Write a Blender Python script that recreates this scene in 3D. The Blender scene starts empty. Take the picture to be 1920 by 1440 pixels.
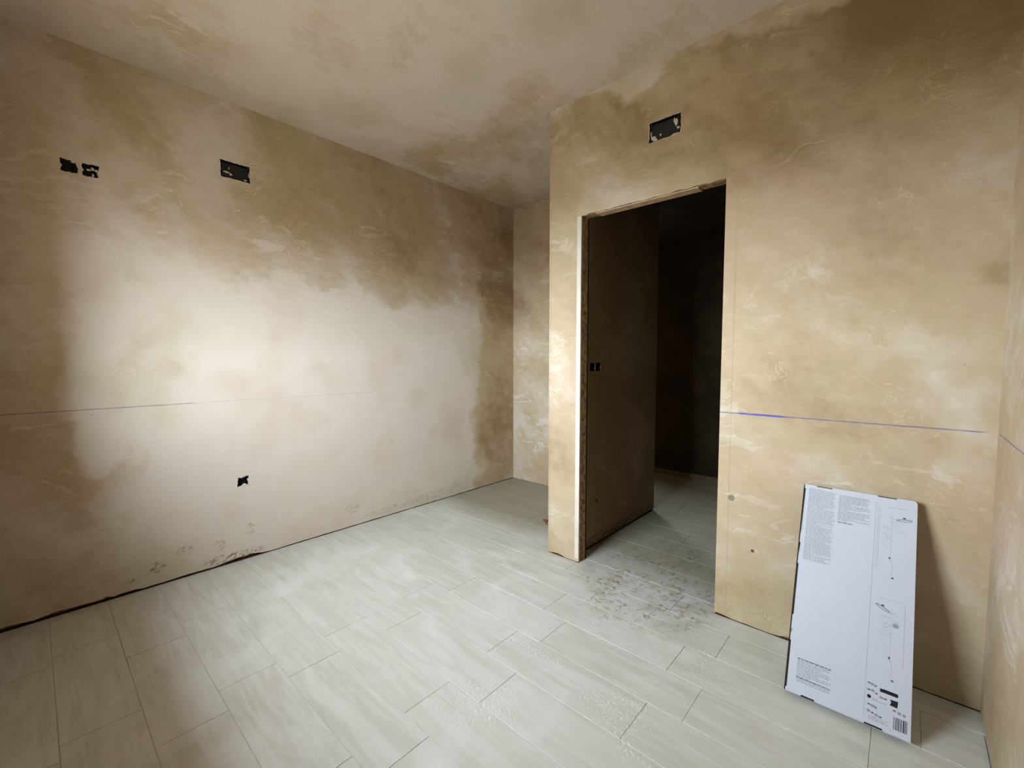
import bpy, bmesh, math, random
from mathutils import Vector, Matrix, noise as mnoise
random.seed(7)
C = bpy.context.scene.collection
scene = bpy.context.scene

# ------------------------------------------------------------------ camera
cam_d = bpy.data.cameras.new('camera'); cam = bpy.data.objects.new('camera', cam_d); C.objects.link(cam)
cam_d.sensor_width = 36.0
cam_d.lens = 815.83 / 1920 * 36.0
cam_d.clip_start = 0.02
cam.location = (0, 0, 1.25)
cam.rotation_euler = (math.pi / 2 - 0.0583, 0, 0.7351)
scene.camera = cam

# ------------------------------------------------------------------ room numbers (metres)
XL, XR = -3.015, 0.243            # left and right wall faces
YB = -0.18                        # window wall, behind the camera
YD = 2.20                         # wall with the doorway
YF = 3.356                        # end of the recess
XP = -1.673                       # free edge of the doorway wall
H = 2.758; HH = 2.47              # ceiling of the room and of the hall
DA, DB, DH = -1.440, -0.650, 2.084    # doorway
XI = -1.50                        # hall face of the partition
YH = 4.58                         # far hall wall
WX0, WX1, WZ0, WZ1 = -2.22, -0.97, 1.05, 2.05   # window in the back wall
WT = 0.42                         # thickness of the outer wall
HX0, HX1, HZ0, HZ1 = -3.00, -2.60, 1.2, 2.0     # opening in the far hall wall
HXL, HXR = -3.40, 0.50

# ------------------------------------------------------------------ world, daylight portals, exposure
world = bpy.data.worlds.new('overcast_sky'); scene.world = world; world.use_nodes = True
bg = world.node_tree.nodes['Background']
bg.inputs['Color'].default_value = (0.80, 0.92, 1.0, 1)
bg.inputs['Strength'].default_value = 54.0
def portal(name, loc, rot, sx, sy):
    d = bpy.data.lights.new(name, 'AREA'); d.shape = 'RECTANGLE'; d.size = sx; d.size_y = sy
    d.cycles.is_portal = True
    o = bpy.data.objects.new(name, d); C.objects.link(o); o.location = loc; o.rotation_euler = rot
portal('window_daylight', ((WX0 + WX1) / 2, YB - WT - 0.01, (WZ0 + WZ1) / 2), (math.radians(90), 0, 0), WX1 - WX0, WZ1 - WZ0)
portal('hall_daylight', ((HX0 + HX1) / 2, YH + 0.13, (HZ0 + HZ1) / 2), (math.radians(-90), 0, 0), HX1 - HX0, HZ1 - HZ0)
vs = scene.view_settings
vs.view_transform = 'Standard'; vs.look = 'None'; vs.exposure = -0.12; vs.gamma = 1.0; vs.use_curve_mapping = False

# ------------------------------------------------------------------ node helper
class N:
    """tiny expression wrapper round a node socket"""
    def __init__(s, nt, sock): s.nt, s.s = nt, sock
    def _m(s, op, *o, clamp=False):
        n = s.nt.nodes.new('ShaderNodeMath'); n.operation = op; n.use_clamp = clamp
        for i, v in enumerate((s,) + o):
            if isinstance(v, N): s.nt.links.new(v.s, n.inputs[i])
            else: n.inputs[i].default_value = v
        return N(s.nt, n.outputs[0])
    def __add__(s, o): return s._m('ADD', o)
    __radd__ = __add__
    def __sub__(s, o): return s._m('SUBTRACT', o)
    def __rsub__(s, o): return (s * -1.0) + o
    def __mul__(s, o): return s._m('MULTIPLY', o)
    __rmul__ = __mul__
    def __truediv__(s, o): return s._m('DIVIDE', o)
    def abs(s): return s._m('ABSOLUTE')
    def max(s, o): return s._m('MAXIMUM', o)
    def min(s, o): return s._m('MINIMUM', o)
    def pow(s, o): return s._m('POWER', o)
    def sat(s): return s._m('ADD', 0.0, clamp=True)
    def step(s, a, b):
        n = s.nt.nodes.new('ShaderNodeMapRange'); n.interpolation_type = 'SMOOTHSTEP'; n.clamp = True
        s.nt.links.new(s.s, n.inputs[0])
        lo, hi, t0, t1 = (a, b, 0.0, 1.0) if a < b else (b, a, 1.0, 0.0)
        n.inputs[1].default_value = lo; n.inputs[2].default_value = hi
        n.inputs[3].default_value = t0; n.inputs[4].default_value = t1
        return N(s.nt, n.outputs[0])
class Mat:
    def __init__(s, name, rough=0.9, spec=0.3):
        s.m = bpy.data.materials.new(name); s.m.use_nodes = True; s.nt = s.m.node_tree
        s.b = s.nt.nodes['Principled BSDF']
        s.b.inputs['Roughness'].default_value = rough
        s.b.inputs['Specular IOR Level'].default_value = spec
        g = s.nt.nodes.new('ShaderNodeNewGeometry'); s.pos = g.outputs['Position']
        sx = s.nt.nodes.new('ShaderNodeSeparateXYZ'); s.nt.links.new(s.pos, sx.inputs[0])
        s.x, s.y, s.z = (N(s.nt, sx.outputs[i]) for i in range(3))
    def vec(s, x, y, z):
        c = s.nt.nodes.new('ShaderNodeCombineXYZ')
        for i, v in enumerate((x, y, z)):
            if isinstance(v, N): s.nt.links.new(v.s, c.inputs[i])
            else: c.inputs[i].default_value = v
        return c.outputs[0]
    def noise(s, vec=None, scale=1, detail=4, rough=0.55, dist=0.0):
        n = s.nt.nodes.new('ShaderNodeTexNoise'); s.nt.links.new(vec or s.pos, n.inputs['Vector'])
        n.inputs['Scale'].default_value = scale; n.inputs['Detail'].default_value = detail
        n.inputs['Roughness'].default_value = rough; n.inputs['Distortion'].default_value = dist
        return N(s.nt, n.outputs['Fac'])
    def voro(s, vec=None, scale=1, rnd=1.0):
        n = s.nt.nodes.new('ShaderNodeTexVoronoi'); s.nt.links.new(vec or s.pos, n.inputs['Vector'])
        n.inputs['Scale'].default_value = scale; n.inputs['Randomness'].default_value = rnd
        return N(s.nt, n.outputs['Distance'])
    def rand(s):
        o = s.nt.nodes.new('ShaderNodeObjectInfo'); return N(s.nt, o.outputs['Random'])
    def mix(s, f, a, b, mode='MIX'):
        n = s.nt.nodes.new('ShaderNodeMix'); n.data_type = 'RGBA'; n.blend_type = mode
        for i, v in ((0, f), (6, a), (7, b)):
            if isinstance(v, N): s.nt.links.new(v.s, n.inputs[i])
            elif isinstance(v, (int, float)): n.inputs[i].default_value = v
            else: n.inputs[i].default_value = (*v, 1)
        return N(s.nt, n.outputs[2])
    def color(s, c):
        if isinstance(c, N): s.nt.links.new(c.s, s.b.inputs['Base Color'])
        else: s.b.inputs['Base Color'].default_value = (*c, 1)
    def rough(s, r): s.nt.links.new(r.s, s.b.inputs['Roughness'])
    def bump(s, h, dist=0.002, strength=1.0):
        n = s.nt.nodes.new('ShaderNodeBump'); n.inputs['Distance'].default_value = dist
        n.inputs['Strength'].default_value = strength
        s.nt.links.new(h.s, n.inputs['Height']); s.nt.links.new(n.outputs[0], s.b.inputs['Normal'])

DRY = (0.47, 0.36, 0.235); PALE = (0.65, 0.575, 0.49); DAMP = (0.26, 0.165, 0.077)

def plaster(name, axis, blobs=(), chalk=None, damp_shade0=0.25, pale_bias=0.0, stains=(), spots=(), sweep=1.0):
    """fresh gypsum plaster: damp brown to dry pale tones with ragged edges, trowel strokes.
    axis gives the two wall coordinates; blobs = (u0,u1,v0,v1,soft,amount) of dampness (+) or dryness (-)."""
    M = Mat(name, 0.82, 0.25)
    u = M.x if axis[0] == 'x' else M.y
    v = {'x': M.x, 'y': M.y, 'z': M.z}[axis[1]]
    w1 = M.noise(scale=2.3, detail=4, rough=0.62) - 0.5
    w2 = M.noise(M.vec(M.x + 7.3, M.y + 3.1, M.z + 1.7), scale=2.3, detail=4, rough=0.62) - 0.5
    uu = u + w1 * 0.55; vv = v + w2 * 0.55
    big = M.noise(M.vec(uu, vv, M.x + M.y + M.z), scale=1.1, detail=4, rough=0.6)
    d = (big - 0.5) * 1.5 + damp_shade0
    for (u0, u1, v0, v1, s, a) in blobs:
        k = uu.step(u0 - s, u0 + s) * uu.step(u1 + s, u1 - s) * vv.step(v0 - s, v0 + s) * vv.step(v1 + s, v1 - s)
        d = d + k * a
    # trowel sweeps: anisotropic patches of slightly drier skin
    sw = M.noise(M.vec(u * 1.6 + w2 * 1.2, v * 5.0 + w1 * 1.5, (M.x + M.y + M.z) * 0.4), scale=1.5, detail=5, rough=0.68, dist=1.6)
    patch = sw.step(0.545, 0.60) * M.noise(scale=1.7, detail=2).step(0.42, 0.60)
    d = d - patch * (0.28 * sweep) + (sw - 0.5) * (0.45 * sweep)
    fine = M.noise(scale=14, detail=4, rough=0.7)
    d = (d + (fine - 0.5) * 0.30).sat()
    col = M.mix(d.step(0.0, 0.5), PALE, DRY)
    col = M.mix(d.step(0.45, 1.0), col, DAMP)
    # pink and olive casts
    hue = M.noise(M.vec(M.x + 11, M.y - 4, M.z + 5), scale=1.5, detail=3)
    col = M.mix(hue.step(0.52, 0.72) * 0.35, col, (0.52, 0.34, 0.24))
    col = M.mix(hue.step(0.48, 0.28) * 0.35, col, (0.40, 0.34, 0.17))
    # ridges left by the trowel
    rn = M.noise(M.vec(M.x + w1 * 0.5, M.y + w2 * 0.5, M.z - w1 * 0.6), scale=4.2, detail=3, rough=0.6, dist=1.2)
    ridge = (rn - 0.5).abs().step(0.014, 0.0) * M.noise(M.vec(M.x - 5, M.y + 9, M.z), scale=3.1, detail=2).step(0.53, 0.66)
    col = M.mix(ridge * 0.25, col, (0.74, 0.64, 0.51))
    # flecks
    fl = M.voro(scale=9.0).step(0.045, 0.02) * M.noise(scale=2.0, detail=1).step(0.55, 0.65)
    col = M.mix(fl * 0.55, col, (0.22, 0.16, 0.10))
    scr = M.noise(M.vec(u * 1.0 + v * 0.8, v * 2.0 - u * 1.6, 0.0), scale=26, detail=5, rough=0.7).step(0.47, 0.60) if stains else None
    for (u0, v0, ru, rv, c, a) in stains:      # hand or boot marks
        du = (u + w1 * ru * 1.6 - u0) / ru; dv = (v + w2 * rv * 1.6 - v0) / rv
        k = (du * du + dv * dv).step(1.0, 0.35) * scr
        col = M.mix(k * a, col, c)
    for (u0, v0, r, c) in spots:
        du = (u - u0) / r; dv = (v - v0) / r
        k = (du * du + dv * dv + (fine - 0.5) * 1.2).step(1.0, 0.6)
        col = M.mix(k, col, c)
    if chalk:
        wob = (M.noise(M.vec(u * 3, 0, 0), scale=1, detail=2) - 0.5) * 0.004
        for (u0, u1, ccol, wid, amt) in chalk:
            k = (v + wob - 0.9957).abs().step(wid, wid * 0.3) * u.step(u0 - 0.02, u0 + 0.02) * u.step(u1 + 0.02, u1 - 0.02)
            br = M.noise(M.vec(u * 18, v * 60, 0), scale=1, detail=4).step(0.30, 0.55)
            col = M.mix(k * (br * 0.5 + 0.5) * amt, col, ccol)
    M.color(col)
    bn = M.noise(M.vec(u * 2.4, v * 6.0, M.x + M.y + M.z), scale=2.0, detail=5, rough=0.66)
    M.bump(bn, 0.012, 0.6)
    return M.m

def simple(name, col, rough=0.8, spec=0.3, var=0.15, scale=20, bump=0.0):
    M = Mat(name, rough, spec)
    n = M.noise(scale=scale, detail=5, rough=0.65)
    M.color(M.mix(n.step(0.3, 0.7), tuple(c * (1 - var) for c in col), tuple(min(1, c * (1 + var)) for c in col)))
    if bump: M.bump(n, bump)
    return M.m

BROWN = (0.20, 0.115, 0.075)
m_left = plaster('plaster_left', 'yz',
    blobs=[(0.35, 2.75, -0.6, 1.65, 0.16, -0.55), (0.16, 0.30, 0.7, 1.85, 0.05, -0.45), (0.33, 0.62, 1.1, 1.68, 0.07, 0.35),
           (1.2, 3.6, 1.85, 2.9, 0.3, 0.32), (2.85, 3.6, -0.2, 2.0, 0.08, 0.30)],
    chalk=[(-0.4, 0.62, (0.16, 0.12, 0.16), 0.0035, 0.75), (0.62, 1.75, (0.30, 0.28, 0.38), 0.0028, 0.35)],
    stains=[(0.43, 0.10, 0.055, 0.035, BROWN, 0.7), (0.56, 0.15, 0.05, 0.03, BROWN, 0.7), (0.72, 0.13, 0.035, 0.05, BROWN, 0.55),
            (0.88, 0.19, 0.03, 0.045, BROWN, 0.5), (1.55, 0.14, 0.08, 0.05, BROWN, 0.35), (0.30, 0.07, 0.05, 0.02, BROWN, 0.6),
            (2.5, 0.06, 0.5, 0.05, BROWN, 0.35), (1.9, 0.05, 0.35, 0.03, BROWN, 0.35), (0.80, 0.04, 0.16, 0.035, BROWN, 0.9)])
m_door = plaster('plaster_doorway', 'xz',
    blobs=[(-1.8, -1.40, -0.2, 3.0, 0.06, 0.06), (-0.75, 0.30, 1.95, 2.9, 0.25, 0.38), (-1.2, 0.30, 2.3, 2.9, 0.15, 0.2), (-1.8, 0.4, 2.70, 3.2, 0.03, -0.4)],
    chalk=[(-0.66, 0.21, (0.10, 0.09, 0.26), 0.0035, 0.8), (-0.565, -0.385, (0.06, 0.06, 0.42), 0.007, 0.8)],
    spots=[(-0.589, 0.592, 0.016, (0.24, 0.19, 0.14)), (-0.492, 0.363, 0.008, (0.10, 0.07, 0.05))], damp_shade0=0.44, sweep=0.7)
m_right = plaster('plaster_right', 'yz', chalk=[(0.3, 2.17, (0.14, 0.12, 0.24), 0.0035, 0.8)], damp_shade0=0.35)
m_far = plaster('plaster_recess', 'xz', blobs=[(-3.2, -1.5, 1.5, 2.9, 0.2, 0.3)], damp_shade0=0.30)
m_back = plaster('plaster_window_wall', 'xz', damp_shade0=0.8)  # unseen wall, darkened to cut the light it bounces back
m_part = plaster('plaster_partition', 'yz', damp_shade0=1.1, spots=[(2.50, 0.30, 0.012, (0.05, 0.03, 0.02))],  # base tone darkened to paint in the shade on this hall face
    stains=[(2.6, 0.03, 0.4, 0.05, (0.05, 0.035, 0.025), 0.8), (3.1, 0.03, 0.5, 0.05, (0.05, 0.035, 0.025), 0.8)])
m_hall = simple('hall_shade_dark', (0.038, 0.026, 0.016), 0.95, 0.1, 0.3, 4, 0.004)  # near-black colour stands in for the deep shade of the hall
m_ceil = plaster('plaster_ceiling', 'yx', damp_shade0=-0.02, blobs=[(2.0, 3.6, -3.2, -1.2, 0.3, 0.3)], sweep=1.6)
m_core = simple('bare_masonry', (0.34, 0.21, 0.10), 0.95, 0.1, 0.6, 35, 0.01)
m_bead = simple('corner_bead', (0.64, 0.58, 0.50), 0.5, 0.4, 0.06, 12)
m_black = simple('black_plastic', (0.006, 0.006, 0.007), 0.5, 0.4, 0.3, 40)
m_dab = simple('plaster_dab', (0.62, 0.54, 0.45), 0.9, 0.2, 0.15, 60, 0.002)
m_grout = simple('grout', (0.54, 0.53, 0.49), 0.9, 0.2, 0.2, 30)

def floor_tile_material():
    M = Mat('wood_look_tile', 0.45, 0.35)
    r = M.rand()
    # grain runs along the plank (world x)
    g = M.noise(M.vec(M.x * 1.3 + r * 37.0, M.y * 11.0 + r * 91.0, r * 13.0), scale=2.0, detail=5, rough=0.62, dist=0.9)
    vein = M.noise(M.vec(M.x * 0.9 + r * 53.0, M.y * 6.0 + r * 11.0, r * 5.0), scale=1.7, detail=3, rough=0.5, dist=1.8)
    col = M.mix(g.step(0.30, 0.70), (0.54, 0.525, 0.47), (0.65, 0.645, 0.61))
    col = M.mix(vein.step(0.55, 0.75) * 0.5, col, (0.50, 0.46, 0.39))
    col = M.mix(r * 0.28, col, (0.60, 0.59, 0.545))
    # plaster dust trodden over the floor
    dn = M.noise(M.vec(M.x, M.y, 2.0), scale=2.2, detail=5, rough=0.6, dist=0.7)
    col = M.mix(dn.step(0.44, 0.72) * 0.55, col, (0.76, 0.76, 0.74))
    # an arc of dust swept near the left wall
    ax = M.x + 2.12; ay = M.y - 1.62
    dq = M.noise(M.vec(M.x, M.y, 6.0), scale=1.6, detail=3)
    rr = (ax * ax * 0.5 + ay * ay + (dq - 0.5) * 0.22).max(0.0).pow(0.5)
    arc = (rr - 0.22).abs().step(0.05, 0.0) + (rr - 0.36).abs().step(0.04, 0.0) * 0.5
    col = M.mix(arc.sat() * dn.step(0.38, 0.62) * 0.45, col, (0.80, 0.80, 0.79))
    # clusters of crumbs
    cl = M.noise(M.vec(M.x * 1.0, M.y * 1.3, 9.0), scale=3.4, detail=2, rough=0.5).step(0.56, 0.66)
    inside = M.x.step(-2.6, -1.9) * M.y.step(0.7, 1.1) * M.x.step(-0.3, -0.6)
    vo = M.noise(M.vec(M.x, M.y, 0.0), scale=85, detail=2, rough=0.6)
    crumb = vo.step(0.57, 0.63) * cl * inside
    shade = M.noise(M.vec(M.x + 0.004, M.y + 0.003, 0.0), scale=85, detail=2, rough=0.6).step(0.55, 0.62) * cl * inside
    col = M.mix(shade * 0.35, col, (0.36, 0.33, 0.28))
    col = M.mix(crumb * 0.8, col, (0.80, 0.79, 0.75))
    # muddy prints in the doorway
    px = (M.x + 1.00) / 0.42; py = (M.y - 2.35) / 0.62
    zone = (px * px + py * py).step(1.25, 0.4)
    mud = M.noise(M.vec(M.x * 1.2, M.y, 4.0), scale=30, detail=5, rough=0.7).step(0.51, 0.60) * M.noise(M.vec(M.x, M.y, 8.0), scale=6.5, detail=3, rough=0.6).step(0.42, 0.56)
    film = M.noise(M.vec(M.x, M.y, 3.0), scale=9, detail=4, rough=0.6).step(0.46, 0.66)
    col = M.mix(film * zone * 0.55, col, (0.42, 0.35, 0.27))
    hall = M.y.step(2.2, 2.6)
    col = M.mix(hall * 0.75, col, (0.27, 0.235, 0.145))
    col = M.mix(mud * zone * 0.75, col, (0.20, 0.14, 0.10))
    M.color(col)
    M.rough((dn * 0.35 + 0.32 + hall * 0.3).sat())
    M.bump(vo * (cl * inside) + vo * 0.08, 0.0018, 0.6)
    return M.m
m_tile = floor_tile_material()

# ------------------------------------------------------------------ mesh helpers
def mesh_obj(name, verts, faces, mat, parent=None, bevel=0):
    me = bpy.data.meshes.new(name); me.from_pydata([tuple(v) for v in verts], [], faces); me.update()
    bm = bmesh.new(); bm.from_mesh(me)
    bmesh.ops.recalc_face_normals(bm, faces=bm.faces)
    if bevel: bmesh.ops.bevel(bm, geom=list(bm.edges), offset=bevel, segments=2, affect='EDGES', clamp_overlap=True)
    bm.to_mesh(me); bm.free()
    me.materials.append(mat)
    o = bpy.data.objects.new(name, me); C.objects.link(o)
    if parent: o.parent = parent
    return o
def box_data(x0, x1, y0, y1, z0, z1):
    v = [(x, y, z) for z in (z0, z1) for y in (y0, y1) for x in (x0, x1)]
    f = [(0, 2, 3, 1), (4, 5, 7, 6), (0, 1, 5, 4), (2, 6, 7, 3), (0, 4, 6, 2), (1, 3, 7, 5)]
    return v, f
def box(name, x0, x1, y0, y1, z0, z1, mat, parent=None, bevel=0):
    v, f = box_data(x0, x1, y0, y1, z0, z1); return mesh_obj(name, v, f, mat, parent, bevel)
def multi_box(name, boxes, mat, parent=None, bevel=0):
    V, Fc = [], []
    for b in boxes:
        v, f = box_data(*b); n = len(V); V += v; Fc += [tuple(i + n for i in q) for q in f]
    return mesh_obj(name, V, Fc, mat, parent, bevel)
def tag(o, label, cat=None, kind=None, group=None):
    o['label'] = label
    if cat: o['category'] = cat
    if kind: o['kind'] = kind
    if group: o['group'] = group
    return o
def structure(o, label): return tag(o, label, None, 'structure')
def empty(name, loc):
    o = bpy.data.objects.new(name, None); C.objects.link(o); o.location = loc; o.empty_display_size = 0.05; return o

def slab(name, P, d0, d1, U, V, holes, mat, parent=None, jitter=None):
    """a slab between depths d0 and d1 with rectangular holes; P(u,v,d) -> world.
    U, V sorted breakpoints; holes (u0,u1,v0,v1)."""
    vid = {}; verts = []; faces = []
    def vert(i, j, s):
        k = (i, j, s)
        if k not in vid:
            u, v = U[i], V[j]
            if jitter: u, v = jitter(u, v)
            vid[k] = len(verts); verts.append(P(u, v, d0 if s == 0 else d1))
        return vid[k]
    nu, nv = len(U) - 1, len(V) - 1
    def solid(i, j):
        if i < 0 or j < 0 or i >= nu or j >= nv: return False
        cu, cv = (U[i] + U[i + 1]) / 2, (V[j] + V[j + 1]) / 2
        return not any(h[0] < cu < h[1] and h[2] < cv < h[3] for h in holes)
    for i in range(nu):
        for j in range(nv):
            if not solid(i, j): continue
            faces.append((vert(i, j, 0), vert(i + 1, j, 0), vert(i + 1, j + 1, 0), vert(i, j + 1, 0)))
            faces.append((vert(i, j, 1), vert(i, j + 1, 1), vert(i + 1, j + 1, 1), vert(i + 1, j, 1)))
            for (di, dj, a, b) in ((-1, 0, (i, j), (i, j + 1)), (1, 0, (i + 1, j), (i + 1, j + 1)), (0, -1, (i, j), (i + 1, j)), (0, 1, (i, j + 1), (i + 1, j + 1))):
                if not solid(i + di, j + dj):
                    faces.append((vert(*a, 0), vert(*b, 0), vert(*b, 1), vert(*a, 1)))
    return mesh_obj(name, verts, faces, mat, parent)
def breaks(a, b, holes, k, step=None, extra=()):
    s = {round(a, 4), round(b, 4)} | {round(h[k], 4) for h in holes} | {round(h[k + 1], 4) for h in holes} | {round(e, 4) for e in extra}
    s = {x for x in s if a - 1e-6 <= x <= b + 1e-6}
    if step:
        x = a + step
        while x < b - 1e-6:
            if all(abs(x - y) > step * 0.45 for y in s): s.add(round(x, 4))
            x += step
    return sorted(s)
def plaster_wall(name, label, P, u0, u1, h, thick, holes, mat, gap=None, skin=0.014, back_skin=0, step=0.04, rag=(), back_mat=None):
    """plaster coat over bare masonry; the coat stops a ragged finger's breadth above the floor"""
    U = breaks(u0, u1, holes, 0, step); V = breaks(0.0, h, holes, 2, None, (0.04,))
    def jit(u, v):
        if gap and v < 1e-6: return u, gap(u)
        for (a, b, c, d, amp) in rag:
            if a - 1e-4 <= u <= b + 1e-4 and c - 1e-4 <= v <= d + 1e-4:
                n = mnoise.noise(Vector((u * 45, v * 45, 3.3)))
                return u, v + amp * n
        return u, v
    w = slab(name, P, 0.0, skin, U, V, holes, mat, None, jit)
    structure(w, label)
    thru = [q for q in holes if (q[1] - q[0]) > 0.3]
    U2 = breaks(u0, u1, holes, 0); V2 = breaks(0.0, h, holes, 2)
    if len(thru) != len(holes):
        slab('masonry_core', P, skin, 0.052, U2, V2, holes, m_core, w)
        slab('masonry_core', P, 0.052, thick - back_skin, breaks(u0, u1, thru, 0), breaks(0.0, h, thru, 2), thru, m_core, w)
    else:
        slab('masonry_core', P, skin, thick - back_skin, U2, V2, holes, m_core, w)
    U2 = breaks(u0, u1, thru, 0); V2 = breaks(0.0, h, thru, 2)
    if back_skin:
        slab('plaster_coat', P, thick - back_skin, thick, U2, V2, thru, back_mat or mat, w)
    return w
def ragged_gap(base, amp, bumps=(), seed=0.0):
    def g(u):
        n = mnoise.noise(Vector((u * 9 + seed, seed, 0))) * 0.5 + mnoise.noise(Vector((u * 31 + seed, 1.7, seed))) * 0.5
        v = base + amp * n
        for (c, r, hgt) in bumps:
            t = abs(u - c) / r
            if t < 1: v += hgt * (1 - t * t) * (0.65 + 0.7 * mnoise.noise(Vector((u * 40, 5.0, seed))))
        return max(0.0008, min(0.036, v))
    return g

# ------------------------------------------------------------------ the shell
BX = {  # holes for the electrical boxes: wall coordinates
    'left_twin_a': (0.134, 0.198, 2.142, 2.205), 'left_twin_b': (0.208, 0.273, 2.142, 2.205),
    'left_rect': (0.793, 0.949, 2.316, 2.415), 'left_single': (0.820, 0.887, 0.459, 0.524),
    'door_rect': (-1.034, -0.867, 2.362, 2.462),
    'hall_twin_a': (2.402, 2.464, 1.166, 1.226), 'hall_twin_b': (2.472, 2.534, 1.166, 1.226)}
P_left = lambda u, v, d: (XL - d, u, v)
P_right = lambda u, v, d: (XR + d, u, v)
P_door = lambda u, v, d: (u, YD + d, v)
P_far = lambda u, v, d: (u, YF + d, v)
P_back = lambda u, v, d: (u, YB - d, v)
P_parth = lambda u, v, d: (XI - d, u, v)       # hall face of the partition looks to +x

plaster_wall('wall_left', 'long plastered wall with a pale dried patch and a faint level line', P_left, YB - WT, YF + 0.05, H, 0.20,
    [BX['left_twin_a'], BX['left_twin_b'], BX['left_rect'], BX['left_single']], m_left,
    ragged_gap(0.006, 0.004, [(0.83, 0.13, 0.026), (-0.15, 0.50, 0.022), (0.35, 0.4, 0.008)], 2.0), skin=0.03)
wd = plaster_wall('wall_front', 'plastered wall with the open doorway and blue chalk line', P_door, XP, XR + 0.2, H, 0.085,
    [(DA, DB, 0.0, DH), BX['door_rect']], m_door, ragged_gap(0.005, 0.005, [(-1.60, 0.05, 0.012), (-0.62, 0.04, 0.014), (-0.33, 0.05, 0.02)], 5.0),
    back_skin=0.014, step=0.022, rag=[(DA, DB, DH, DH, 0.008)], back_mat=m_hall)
plaster_wall('wall_right', 'plastered side wall meeting the doorway wall in the corner behind the box', P_right, YB - WT, YD, H, 0.20, [], m_right,
    ragged_gap(0.012, 0.004, (), 8.0))
plaster_wall('wall_recess', 'narrow strip of plastered wall closing the recess beside the partition', P_far, XL, XP, H, 0.05, [], m_far,
    ragged_gap(0.003, 0.002, (), 3.0))
plaster_wall('wall_back', 'plastered outer wall with the window behind the viewer', P_back, XL, XR, H, WT, [(WX0, WX1, WZ0, WZ1)], m_back,
    ragged_gap(0.005, 0.003, (), 4.0), step=0.2)
# partition between recess and hall (hall face seen through the doorway)
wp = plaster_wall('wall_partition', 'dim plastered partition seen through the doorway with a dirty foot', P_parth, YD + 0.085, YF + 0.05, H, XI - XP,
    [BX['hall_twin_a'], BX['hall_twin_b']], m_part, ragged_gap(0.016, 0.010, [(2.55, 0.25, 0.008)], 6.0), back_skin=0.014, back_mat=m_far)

# hall beyond the doorway
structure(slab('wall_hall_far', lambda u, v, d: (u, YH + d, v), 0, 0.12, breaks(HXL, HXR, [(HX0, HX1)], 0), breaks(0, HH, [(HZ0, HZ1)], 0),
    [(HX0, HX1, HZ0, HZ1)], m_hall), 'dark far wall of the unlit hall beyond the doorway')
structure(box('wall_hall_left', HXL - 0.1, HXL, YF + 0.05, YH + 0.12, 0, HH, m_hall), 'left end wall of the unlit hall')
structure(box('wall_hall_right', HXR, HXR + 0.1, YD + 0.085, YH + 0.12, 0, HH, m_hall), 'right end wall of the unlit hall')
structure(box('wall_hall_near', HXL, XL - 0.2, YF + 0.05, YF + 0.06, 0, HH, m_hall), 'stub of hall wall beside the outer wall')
structure(box('wall_hall_side', XR + 0.2, HXR, YD + 0.005, YD + 0.085, 0, HH, m_hall), 'stub of hall wall beyond the doorway wall')
structure(box('baseboard_hall', -2.2, HXR, YH - 0.02, YH, 0, 0.055, simple('plinth_brown', (0.15, 0.11, 0.07)), None, 0.002), 'low plinth along the foot of the far hall wall')
structure(box('ceiling', XL - 0.2, XR + 0.2, YB - WT, YF + 0.05, H, H + 0.12, m_ceil), 'plastered ceiling with broad trowel streaks')
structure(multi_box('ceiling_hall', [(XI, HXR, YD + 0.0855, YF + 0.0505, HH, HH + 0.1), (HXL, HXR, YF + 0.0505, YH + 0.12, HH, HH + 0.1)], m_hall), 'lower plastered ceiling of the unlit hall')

# window in the back wall: sill and white frame
w1 = box('window_1', WX0, WX1, YB - WT, YB - WT + 0.05, WZ0, WZ0 + 0.05, m_bead); structure(w1, 'plain white window frame in the outer wall')
multi_box('window_frame', [(WX0, WX0 + 0.05, YB - WT, YB - WT + 0.05, WZ0 + 0.05, WZ1), (WX1 - 0.05, WX1, YB - WT, YB - WT + 0.05, WZ0 + 0.05, WZ1),
    (WX0 + 0.05, WX1 - 0.05, YB - WT, YB - WT + 0.05, WZ1 - 0.05, WZ1)], m_bead, w1)

# corner beads of the doorway and the partition edge
for (x0, x1, nm, z1) in ((DA - 0.030, DA - 0.001, 'corner_bead', DH), (DB + 0.001, DB + 0.050, 'corner_bead', DH), (XP + 0.0005, XP + 0.012, 'corner_bead', H - 0.002)):
    bd = box(nm, x0, x1, YD - 0.0010, YD + 0.002, 0.02, z1, m_bead if x0 < DA and x0 > XP + 0.1 else m_door, wd, 0.0006)

# ------------------------------------------------------------------ floor: slab, grout and planks laid along x
fl = box('floor', HXL - 0.1, HXR + 0.1, YB - WT, YH + 0.12, -0.12, -0.0022, m_grout)
structure(fl, 'pale wood-look plank tile floor with dusty light joints')
PX, PY, JO = 0.6275, 0.2065, 0.0024
row0 = {1: -1.74, 2: -2.50, 3: -1.124, 4: -1.265, 5: -1.73, 6: -0.65, 7: -0.524, 8: -0.665, 9: -1.17, 10: -1.45, 0: -1.35, -1: -1.9}
tile_cache = {}
def tile_mesh(lx, ly):
    k = (round(lx, 3), round(ly, 3))
    if k in tile_cache: return tile_cache[k]
    c = 0.0008; v = []
    for (z, i) in ((-0.010, 0), (-c, 0), (0, c)):
        v += [(i, i, z), (lx - i, i, z), (lx - i, ly - i, z), (i, ly - i, z)]
    f = [(0, 3, 2, 1), (8, 9, 10, 11)]
    for a in (0, 4):
        for j in range(4): f.append((a + j, a + (j + 1) % 4, a + 4 + (j + 1) % 4, a + 4 + j))
    me = bpy.data.meshes.new('floor_tile'); me.from_pydata(v, [], f); me.update(); me.materials.append(m_tile)
    tile_cache[k] = me; return me
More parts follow.
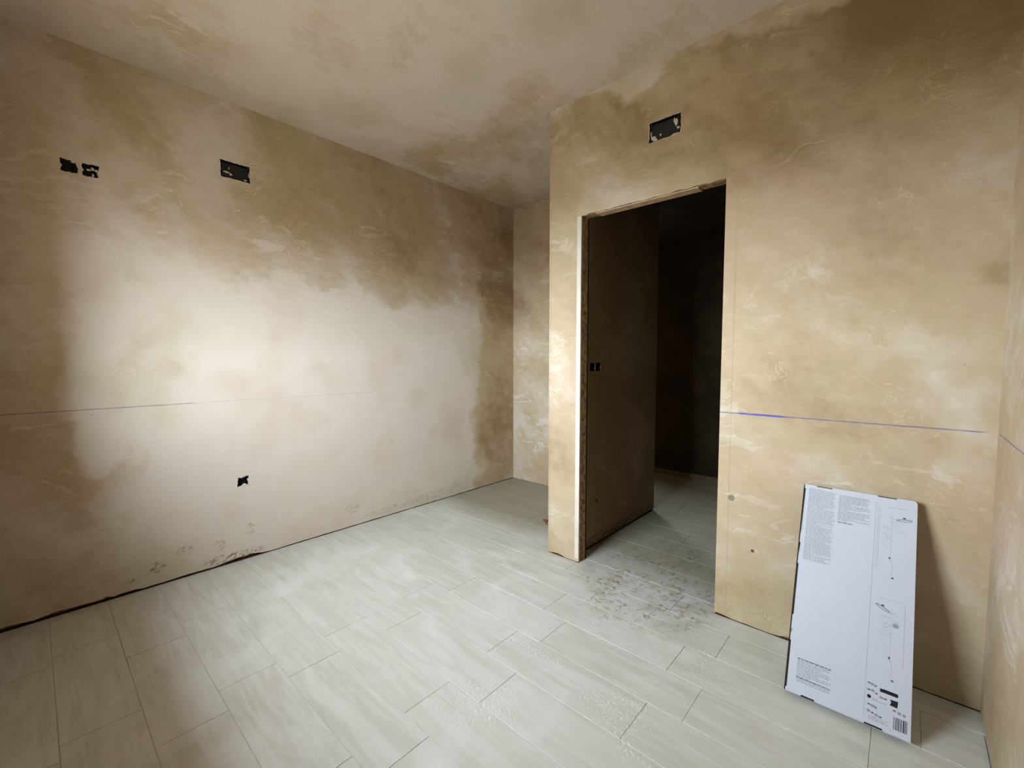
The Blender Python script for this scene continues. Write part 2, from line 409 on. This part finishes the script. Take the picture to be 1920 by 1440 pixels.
for k in range(-2, 23):
    y0 = 0.008 + PY * k; y1 = y0 + PY
    ya, yb = max(y0, YB), min(y1, YH)
    if yb - ya < 0.01: continue
    xmin, xmax = (XL, XR) if yb < YD else ((XL, HXR) if ya < YF else (HXL, HXR))
    if ya >= YF + 0.05: xmin = HXL
    xj = row0.get(k, -1.5 + random.uniform(0, PX))
    while xj > xmin: xj -= PX
    while xj < xmax:
        a, b = max(xj, xmin), min(xj + PX, xmax)
        if b - a > 0.02:
            o = bpy.data.objects.new('floor_tile', tile_mesh(b - a - JO, yb - ya - JO)); C.objects.link(o)
            o.location = (a + JO / 2, ya + JO / 2, random.uniform(-0.0005, 0.0))
            o.rotation_euler = (random.uniform(-1, 1) * 0.0012, random.uniform(-1, 1) * 0.0005, 0)
            o.parent = fl
        xj += PX

# dirt packed into the gap under the plaster, and the board left under the lintel
m_dirt = simple('packed_dirt', (0.055, 0.036, 0.024), 1.0, 0.05, 0.4, 60, 0.003)
for (wn, b) in (('wall_left', (XL - 0.0299, XL - 0.004, YB, YF, -0.0022, 0.0012)), ('wall_right', (XR + 0.003, XR + 0.0139, YB, YD, -0.0022, 0.0012)),
                ('wall_partition', (XI - 0.0139, XI - 0.002, YD + 0.086, YF + 0.05, -0.0022, 0.0012)), ('wall_front', (XP + 0.002, DA - 0.002, YD + 0.002, YD + 0.0139, -0.0022, 0.0012)),
                ('wall_front', (DB + 0.002, XR, YD + 0.002, YD + 0.0139, -0.0022, 0.0012))):
    box('packed_dirt', *b, m_dirt, C.objects[wn])
box('lintel_board', DA + 0.09, DB - 0.13, YD + 0.010, YD + 0.072, DH - 0.006, DH - 0.0003, simple('raw_board', (0.58, 0.40, 0.25), 0.9, 0.1, 0.2, 30), wd, 0.001)

# ground outside the windows
gr = box('ground', -60, 60, -60, 60, -3.3, -3.2, simple('ground_outside', (0.20, 0.18, 0.15), 0.95, 0.1, 0.2, 0.4))
structure(gr, 'open ground outside below the windows')

# ------------------------------------------------------------------ electrical boxes
def ragged_rim(name, B, u0, u1, v0, v1, parent, seed, amp=0.005, heavy=()):
    """plaster crumbs round the mouth of a box; B(u,v,d) local"""
    pts = []
    n = 12
    for (a, b) in (((u0, v0), (u1, v0)), ((u1, v0), (u1, v1)), ((u1, v1), (u0, v1)), ((u0, v1), (u0, v0))):
        for i in range(n): pts.append((a[0] + (b[0] - a[0]) * i / n, a[1] + (b[1] - a[1]) * i / n))
    cu, cv = (u0 + u1) / 2, (v0 + v1) / 2
    V, Fc = [], []
    m = len(pts)
    for i, (a, b) in enumerate(pts):
        t = amp * max(0.06, 0.55 + 1.1 * mnoise.noise(Vector((a * 70 + seed, b * 70, seed))))
        for (hu, hv, r, am) in heavy:
            dd = math.hypot(a - hu, b - hv)
            if dd < r: t += am * (1 - dd / r)
        du, dv = cu - a, cv - b; L = math.hypot(du, dv)
        du, dv = du / L, dv / L
        V += [B(a, b, -0.0006), B(a + du * t, b + dv * t, 0.0004), B(a + du * t * 0.8, b + dv * t * 0.8, 0.006), B(a, b, 0.006)]
    for i in range(m):
        j = (i + 1) % m
        for k in range(4): Fc.append((4 * i + k, 4 * j + k, 4 * j + (k + 1) % 4, 4 * i + (k + 1) % 4))
    return mesh_obj(name, V, Fc, m_dab, parent)
def dab(B, u, v, d, ru, rv, rd, parent, seed):
    bm = bmesh.new(); bmesh.ops.create_icosphere(bm, subdivisions=2, radius=1)
    V = []
    for w in bm.verts:
        s = 1 + 0.55 * mnoise.noise(w.co * 1.7 + Vector((seed, 0, 0)))
        V.append(B(u + w.co.x * ru * s, v + w.co.y * rv * s, d + w.co.z * rd * s))
    Fc = [tuple(x.index for x in f.verts) for f in bm.faces]; bm.free()
    return mesh_obj('plaster_dab', V, Fc, m_dab, parent)
def shell(B, u0, u1, v0, v1, parent, depth=0.046, t=0.0016):
    e = 0.0004
    u0 += e; u1 -= e; v0 += e; v1 -= e
    V, Fc = [], []
    for (i, dd) in ((0, 0.001), (t, 0.001), (t, depth - t), (0, depth)):
        V += [B(u0 + i, v0 + i, dd), B(u1 - i, v0 + i, dd), B(u1 - i, v1 - i, dd), B(u0 + i, v1 - i, dd)]
    for a in (0, 4):
        for j in range(4): Fc.append((a + j, a + (j + 1) % 4, a + 4 + (j + 1) % 4, a + 4 + j))
    for j in range(4): Fc.append((j, (j + 1) % 4, 12 + (j + 1) % 4, 12 + j))
    Fc += [(8, 9, 10, 11), (12, 13, 14, 15)]
    Fc = Fc[:4] + Fc[4:8] + Fc[8:]
    return mesh_obj('box_shell', V, Fc, m_black, parent)
def lug(B, u, v, r, parent):
    V, Fc = [], []; n = 10
    for (dd, rr) in ((0.004, r), (0.030, r)):
        for i in range(n): V.append(B(u + rr * math.cos(i * 2 * math.pi / n), v + rr * math.sin(i * 2 * math.pi / n), dd))
    for i in range(n): Fc.append((i, (i + 1) % n, n + (i + 1) % n, n + i))
    Fc += [tuple(range(n)), tuple(range(n, 2 * n))]
    return mesh_obj('screw_lug', V, Fc, m_black, parent)
def wires(B, u, v, parent, n=3):
    for k in range(n):
        V, Fc = [], []; m = 6; ph = k * 2.1
        for s in range(9):
            t = s / 8
            cu = u + 0.012 * math.sin(ph + t * 5); cv = v + 0.012 * math.cos(ph + t * 4) ; d = 0.044 - 0.030 * math.sin(t * math.pi)
            for i in range(m): V.append(B(cu + 0.0016 * math.cos(i * 2 * math.pi / m), cv + 0.0016 * math.sin(i * 2 * math.pi / m), d))
        for s in range(8):
            for i in range(m): Fc.append((s * m + i, s * m + (i + 1) % m, s * m + m + (i + 1) % m, s * m + m + i))
        mesh_obj('wire', V, Fc, m_black, parent)
def rect_box(name, label, Pw, hole, dabs, seed, group=None):
    u0, u1, v0, v1 = hole; o = Vector(Pw((u0 + u1) / 2, v0, 0)); e = empty(name, o); tag(e, label, 'electrical box', None, group)
    B = lambda u, v, d: Vector(Pw(u, v, d)) - o
    shell(B, u0, u1, v0, v1, e)
    cover = []
    c = 0.010
    V = [B(u, v, d) for d in (0.012, 0.016) for (u, v) in ((u0 + c, v0 + c), (u1 - c, v0 + c), (u1 - c, v1 - c), (u0 + c, v1 - c))]
    mesh_obj('cover_plate', V, [(0, 1, 2, 3), (4, 7, 6, 5), (0, 4, 5, 1), (1, 5, 6, 2), (2, 6, 7, 3), (3, 7, 4, 0)], m_black, e, 0.001)
    for (a, b) in ((u0 + 0.012, v0 + 0.012), (u1 - 0.012, v0 + 0.012), (u1 - 0.012, v1 - 0.012), (u0 + 0.012, v1 - 0.012)): lug(B, a, b, 0.005, e)
    ragged_rim('plaster_rim', B, u0, u1, v0, v1, e, seed, 0.0035)
    for i, (fu, fv, ru, rv) in enumerate(dabs): dab(B, u0 + (u1 - u0) * fu, v0 + (v1 - v0) * fv, 0.008, ru, rv, 0.004, e, seed + i * 3.7)
def socket_box(name, label, Pw, holes, dabs, seed, amp=0.005, heavy=((),), group=None):
    h0, h1 = holes[0], holes[-1]
    o = Vector(Pw((h0[0] + h1[1]) / 2, h0[2], 0)); e = empty(name, o); tag(e, label, 'electrical box', None, group)
    B = lambda u, v, d: Vector(Pw(u, v, d)) - o
    for k, (u0, u1, v0, v1) in enumerate(holes):
        shell(B, u0, u1, v0, v1, e)
        lug(B, u0 + 0.006, (v0 + v1) / 2, 0.004, e); lug(B, u1 - 0.006, (v0 + v1) / 2, 0.004, e)
        wires(B, (u0 + u1) / 2, (v0 + v1) / 2, e)
        hv = [(u0 + (u1 - u0) * a, v0 + (v1 - v0) * b, r, am) for (a, b, r, am) in (heavy[k] if k < len(heavy) else ())]
        ragged_rim('plaster_rim', B, u0, u1, v0, v1, e, seed + k * 9.1, amp, hv)
        for i, (fu, fv, ru, rv) in enumerate(dabs[k] if k < len(dabs) else ()):
            dab(B, u0 + (u1 - u0) * fu, v0 + (v1 - v0) * fv, 0.006, ru, rv, 0.003, e, seed + i * 2.3 + k * 5)
socket_box('socket_box', 'twin open black wiring box high on the long wall', P_left, [BX['left_twin_a'], BX['left_twin_b']],
    [[(0.72, 0.86, 0.008, 0.004)], [(0.40, 0.55, 0.010, 0.005), (0.62, 0.68, 0.006, 0.008), (0.82, 0.60, 0.006, 0.006), (0.62, 0.18, 0.004, 0.008)]], 1.3, 0.0045,
    ([(0.95, 0.90, 0.022, 0.014), (0.0, 0.45, 0.012, 0.006)], [(0.0, 0.45, 0.014, 0.008), (1.0, 0.25, 0.02, 0.010)]))
rect_box('junction_box', 'black rectangular junction box above the long wall, plaster smear across one side', P_left, BX['left_rect'],
    [(0.22, 0.36, 0.016, 0.005), (0.36, 0.28, 0.007, 0.006), (0.86, 0.15, 0.010, 0.004), (0.97, 0.50, 0.003, 0.014), (0.30, 0.62, 0.003, 0.008)], 4.2)
socket_box('socket_box', 'single open black wiring box low on the pale wall', P_left, [BX['left_single']],
    [[(0.60, 0.92, 0.007, 0.004), (0.95, 0.62, 0.008, 0.005)]], 7.7, 0.005,
    ([(0.80, 0.0, 0.030, 0.016), (0.45, 0.0, 0.03, 0.010), (0.25, 1.0, 0.03, 0.006), (1.0, 0.60, 0.014, 0.010)],))
rect_box('junction_box', 'black rectangular junction box above the doorway with plaster lumps at both ends', P_door, BX['door_rect'],
    [(0.13, 0.22, 0.012, 0.012), (0.20, 0.10, 0.012, 0.008), (0.84, 0.62, 0.008, 0.016), (0.78, 0.75, 0.003, 0.014), (0.90, 0.34, 0.009, 0.006), (0.84, 0.06, 0.026, 0.006), (0.06, 0.45, 0.003, 0.016), (0.36, 0.28, 0.004, 0.005)], 9.9)
socket_box('socket_box', 'twin open black wiring box on the dim partition inside the doorway', P_parth, [BX['hall_twin_a'], BX['hall_twin_b']], [[], []], 3.1, 0.003)

# ------------------------------------------------------------------ flat carton leaning in the corner
TH = math.radians(24.57); YAW = 0.0193; CL, CW, CD = 0.7764, 0.3451, 0.045
r_ = Vector((math.cos(YAW), math.sin(YAW), 0)); bk = Vector((-math.sin(YAW), math.cos(YAW), 0))
u_ = bk * math.sin(TH) + Vector((0, 0, math.cos(TH))); b_ = bk * math.cos(TH) - Vector((0, 0, math.sin(TH)))
org = Vector((-0.287, 1.8740, 0.0008))
carton = empty('cardboard_box', org)
tag(carton, 'flat white printed cardboard box leaning against the wall in the corner', 'box')
front = -b_ * CD            # offset of the printed face from the rear edge
def K(s, t, d=0.0):          # s across, t up, d out of the printed face
    return front + r_ * s + u_ * t - b_ * d
m_card = simple('white_card', (0.52, 0.53, 0.60), 0.55, 0.35, 0.015, 5)
m_card_shade = simple('shaded_card_edge', (0.035, 0.024, 0.018), 0.9, 0.1, 0.3, 50)  # dark colour stands in for shade on the carton's white sides
m_grey = simple('print_grey', (0.30, 0.30, 0.34), 0.7, 0.2, 0.1, 40)
m_dark = simple('print_dark', (0.10, 0.10, 0.12), 0.7, 0.2, 0.1, 40)
m_ink = simple('print_black', (0.012, 0.012, 0.016), 0.7, 0.2, 0.1, 40)
def kbox(name, s0, s1, t0, t1, d0, d1, mat, parent=carton, bevel=0):
    V = [K(s, t, d) for d in (d0, d1) for t in (t0, t1) for s in (s0, s1)]
    return mesh_obj(name, V, box_data(0, 1, 0, 1, 0, 1)[1], mat, parent, bevel)
kbox('body', -0.0045, CW - 0.001, 0.0, CL - 0.001, -CD, -0.0032, m_card_shade, bevel=0.001)
# printed face: outline with the tab notches cut out of its edges and one rounded corner
out = []
def edge(p, q, notches, depth, nrm):
    out.append(p)
    L = (Vector(q) - Vector(p)).length; dr = (Vector(q) - Vector(p)).normalized()
    for (a, b) in notches:
        for (x, k) in ((a, 0), (a + 0.003, 1), (b - 0.003, 1), (b, 0)):
            w = Vector(p) + dr * (x * L) + Vector(nrm) * (depth * k) if x <= 1 else None
            out.append((w.x, w.y))
edge((0, 0), (CW, 0), [(0.14, 0.26), (0.66, 0.80)], 0.0055, (0, 1))
edge((CW, 0), (CW, CL), [], 0.003, (-1, 0))
out.pop()                      # right side: run up to the rounded corner
out += [(CW, 0.0)]
rc = 0.012
for i in range(6):
    a = i / 5 * math.pi / 2
    out.append((CW - rc + rc * math.cos(a), CL - rc + rc * math.sin(a)))
edge((CW - rc - 0.001, CL), (0, CL), [(0.13, 0.30), (0.72, 0.88)], 0.0045, (0, -1))
edge((0, CL), (0, 0), [(0.02, 0.255), (0.305, 0.36), (0.41, 0.66), (0.72, 0.745), (0.775, 0.985)], 0.0035, (1, 0))
n = len(out); V = [K(s, t, 0) for s, t in out] + [K(s, t, -0.003) for s, t in out]
bm = bmesh.new(); bv = [bm.verts.new(v) for v in V]
bm.faces.new(bv[:n]); bm.faces.new(list(reversed(bv[n:])))
for i in range(n): bm.faces.new((bv[i], bv[n + i], bv[n + (i + 1) % n], bv[(i + 1) % n]))
bmesh.ops.triangulate(bm, faces=[f for f in bm.faces if len(f.verts) > 4]); bmesh.ops.recalc_face_normals(bm, faces=bm.faces)
me = bpy.data.meshes.new('printed_face'); bm.to_mesh(me); bm.free(); me.materials.append(m_card)
face = bpy.data.objects.new('printed_face', me); C.objects.link(face); face.parent = carton
# --- print, all as thin ink on the face. fs, ft are fractions across and up
class Ink:
    def __init__(s): s.V, s.F = [], []
    def quad(s, pts):
        k = len(s.V); s.V += [K(a * CW, b * CL, 0.00025) for a, b in pts]; s.F.append(tuple(range(k, k + len(pts))))
    def rect(s, a0, a1, b0, b1): s.quad([(a0, b0), (a1, b0), (a1, b1), (a0, b1)])
    def line(s, p, q, w=0.0014):
        p = Vector((p[0] * CW, p[1] * CL)); q = Vector((q[0] * CW, q[1] * CL)); d = (q - p).normalized(); m = Vector((-d.y, d.x)) * w / 2
        s.quad([((v.x) / CW, (v.y) / CL) for v in (p - m, q - m, q + m, p + m)])
    def poly(s, pts, w=0.0012):
        for a, b in zip(pts, pts[1:]): s.line(a, b, w)
    def ellipse(s, cx, cy, rx, ry, rot=0, w=None, n=16):
        c, sn = math.cos(rot), math.sin(rot); P = []
        for i in range(n + (1 if w else 0)):
            t = i * 2 * math.pi / n; x, y = rx * math.cos(t), ry * math.sin(t)
            P.append((cx + (x * c - y * sn) / CW, cy + (x * sn + y * c) / CL))
        s.poly(P, w) if w else s.quad(P)
    def done(s, name, mat):
        me = bpy.data.meshes.new(name); me.from_pydata([tuple(v) for v in s.V], [], s.F); me.update(); me.materials.append(mat)
        o = bpy.data.objects.new(name, me); C.objects.link(o); o.parent = face
        if name in ('text_block', 'diagram', 'pictogram', 'rule_lines', 'bar_code'): o['kind'] = 'stuff'
        return o
def text_block(name, a0, a1, b0, b1, pitch, fill, seed, mat, ragged=0.12):
    rg = random.Random(seed); k = Ink(); b = b1
    while b > b0:
        end = a1 - (a1 - a0) * (rg.random() ** 3 * 0.7 if rg.random() < 0.35 else rg.random() * ragged)
        a = a0
        while a < end:
            w = rg.uniform(0.012, 0.045); k.rect(a, min(end, a + w), b - pitch * fill, b); a += w + 0.006
        b -= pitch
    return k.done(name, mat)
text_block('text_block', 0.045, 0.31, 0.615, 0.982, 0.0052, 0.50, 1, m_grey)
text_block('text_block', 0.335, 0.62, 0.840, 0.972, 0.0060, 0.52, 2, m_grey)
text_block('text_block', 0.335, 0.49, 0.830, 0.836, 0.0060, 0.6, 5, m_dark)
text_block('text_block', 0.085, 0.40, 0.055, 0.150, 0.0075, 0.45, 3, m_grey)
text_block('text_block', 0.085, 0.38, 0.150, 0.158, 0.0080, 0.55, 4, m_dark)
text_block('text_block', 0.085, 0.42, 0.072, 0.076, 0.0080, 0.5, 6, m_dark)
k = Ink()                                       # fold line and frames
k.line((0.655, 0.03), (0.665, 0.97), 0.0009); k.line((0.70, 0.66), (0.70, 0.95), 0.0009); k.line((0.685, 0.66), (0.685, 0.97), 0.0007)
k.line((0.70, 0.90), (0.76, 0.90), 0.0009); k.line((0.75, 0.952), (0.92, 0.952), 0.0012); k.line((0.73, 0.53), (0.90, 0.53), 0.0010)
k.line((0.93, 0.27), (0.93, 0.52), 0.0009); k.line((0.42, 0.135), (0.64, 0.135), 0.0005)
k.done('rule_lines', m_grey)
def pendant(cx, cy, tilt, shade_at, seed):      # exploded drawing of a hanging lamp
    rg = random.Random(seed); k = Ink()
    for j in range(7):
        x = cx + rg.uniform(-0.06, 0.07); y = cy - j * 0.016 + rg.uniform(-0.004, 0.004)
        k.ellipse(x, y, 0.005 + 0.003 * rg.random(), 0.003, rg.uniform(-0.6, 0.3), 0.0008, 10)
        k.line((x + 0.02, y), (x + 0.05, y - 0.006), 0.0008)
    k.line((cx, cy + 0.02), (cx, cy - 0.20), 0.0006)
    P = [(cx - 0.07 * math.sin(t / 10 * math.pi) - 0.01, cy - 0.05 - 0.10 * t / 10) for t in range(11)]
    k.poly(P, 0.0006)
    P = [(cx + 0.02 * math.sin(t / 8 * 3.0), cy - 0.19 - 0.075 * t / 8) for t in range(9)]; k.poly(P, 0.0007)
    k.done('diagram', m_grey)
    k = Ink(); sx, sy = shade_at
    k.ellipse(sx, sy, 0.022, 0.004, tilt, 0.0012, 20); k.ellipse(sx, sy + 0.003, 0.021, 0.003, tilt, 0.0008, 20)
    k.ellipse(sx, sy + 0.012, 0.0045, 0.003); k.ellipse(cx - 0.005, cy - 0.185, 0.003, 0.004); k.ellipse(cx + 0.025, cy - 0.272, 0.0042, 0.0028, -0.4)
    k.done('diagram', m_dark)
pendant(0.80, 0.90, 0.12, (0.90, 0.898), 11)
pendant(0.83, 0.475, -0.45, (0.76, 0.488), 12)
k = Ink(); k.ellipse(0.865, 0.428, 0.009, 0.0075); k.done('diagram', m_grey)
k = Ink()                                       # icons and ribbons above the bar code
k.quad([(0.765, 0.158), (0.772, 0.151), (0.765, 0.146), (0.90, 0.146), (0.905, 0.152), (0.90, 0.160), (0.80, 0.160)])
k.done('ribbon_mark', m_ink); k = Ink()
k.quad([(0.845, 0.130), (0.855, 0.120), (0.845, 0.108), (0.90, 0.106), (0.905, 0.132)])
k.done('ribbon_mark', m_ink); k = Ink()
k.ellipse(0.690, 0.112, 0.0055, 0.0055, 0, None, 12)
k.done('round_mark', m_ink); k = Ink()
rg = random.Random(4); x = 0.875
while x < 0.975:
    w = rg.choice((0.003, 0.005, 0.009)); k.rect(x, x + w, 0.024, 0.071); x += w + rg.choice((0.003, 0.004, 0.007))
k.done('bar_code', m_ink)
k = Ink(); rg = random.Random(9)
for (a, b) in ((0.685, 0.165), (0.71, 0.163), (0.735, 0.161), (0.685, 0.138), (0.715, 0.139), (0.745, 0.132), (0.78, 0.124), (0.81, 0.124), (0.69, 0.082), (0.715, 0.080), (0.74, 0.078), (0.69, 0.056), (0.72, 0.053), (0.75, 0.050), (0.78, 0.048), (0.88, 0.093), (0.915, 0.090), (0.95, 0.088)):
    k.ellipse(a, b, rg.uniform(0.003, 0.005), rg.uniform(0.002, 0.004), 0, 0.0013, 8); k.rect(a - 0.006, a + 0.008, b - 0.001, b + 0.0015)
k.done('pictogram', m_dark)
text_block('text_block', 0.715, 0.83, 0.100, 0.112, 0.006, 0.4, 8, m_grey)
text_block('text_block', 0.69, 0.84, 0.028, 0.040, 0.006, 0.4, 9, m_grey)

# ------------------------------------------------------------------ brick crumbs at the foot of the partition
m_brick = simple('brick_crumb', (0.20, 0.075, 0.045), 0.95, 0.1, 0.35, 60, 0.003)
def crumb(loc, r, seed, label):
    bm = bmesh.new(); bmesh.ops.create_icosphere(bm, subdivisions=2, radius=1); V = []
    for w in bm.verts:
        s = 1 + 0.6 * mnoise.noise(w.co * 1.3 + Vector((seed, 2, 0)))
        V.append((w.co.x * r[0] * s, w.co.y * r[1] * s, (w.co.z * s) * r[2]))
    lo = min(v[2] for v in V); V = [(a, b, c - lo) for a, b, c in V]
    Fc = [tuple(x.index for x in f.verts) for f in bm.faces]; bm.free()
    o = mesh_obj('brick_fragment', V, Fc, m_brick); o.location = loc; tag(o, label, 'rubble', None, 'brick crumbs on the recess floor'); return o
crumb((-2.000, 2.600, 0), (0.024, 0.012, 0.010), 1.0, 'longest red-brown brick crumb on the recess floor')
crumb((-2.005, 2.650, 0), (0.014, 0.012, 0.014), 2.0, 'lumpy upright brick crumb on the recess floor')
crumb((-1.965, 2.563, 0), (0.014, 0.007, 0.006), 3.0, 'tiny flat brick sliver on the recess floor')
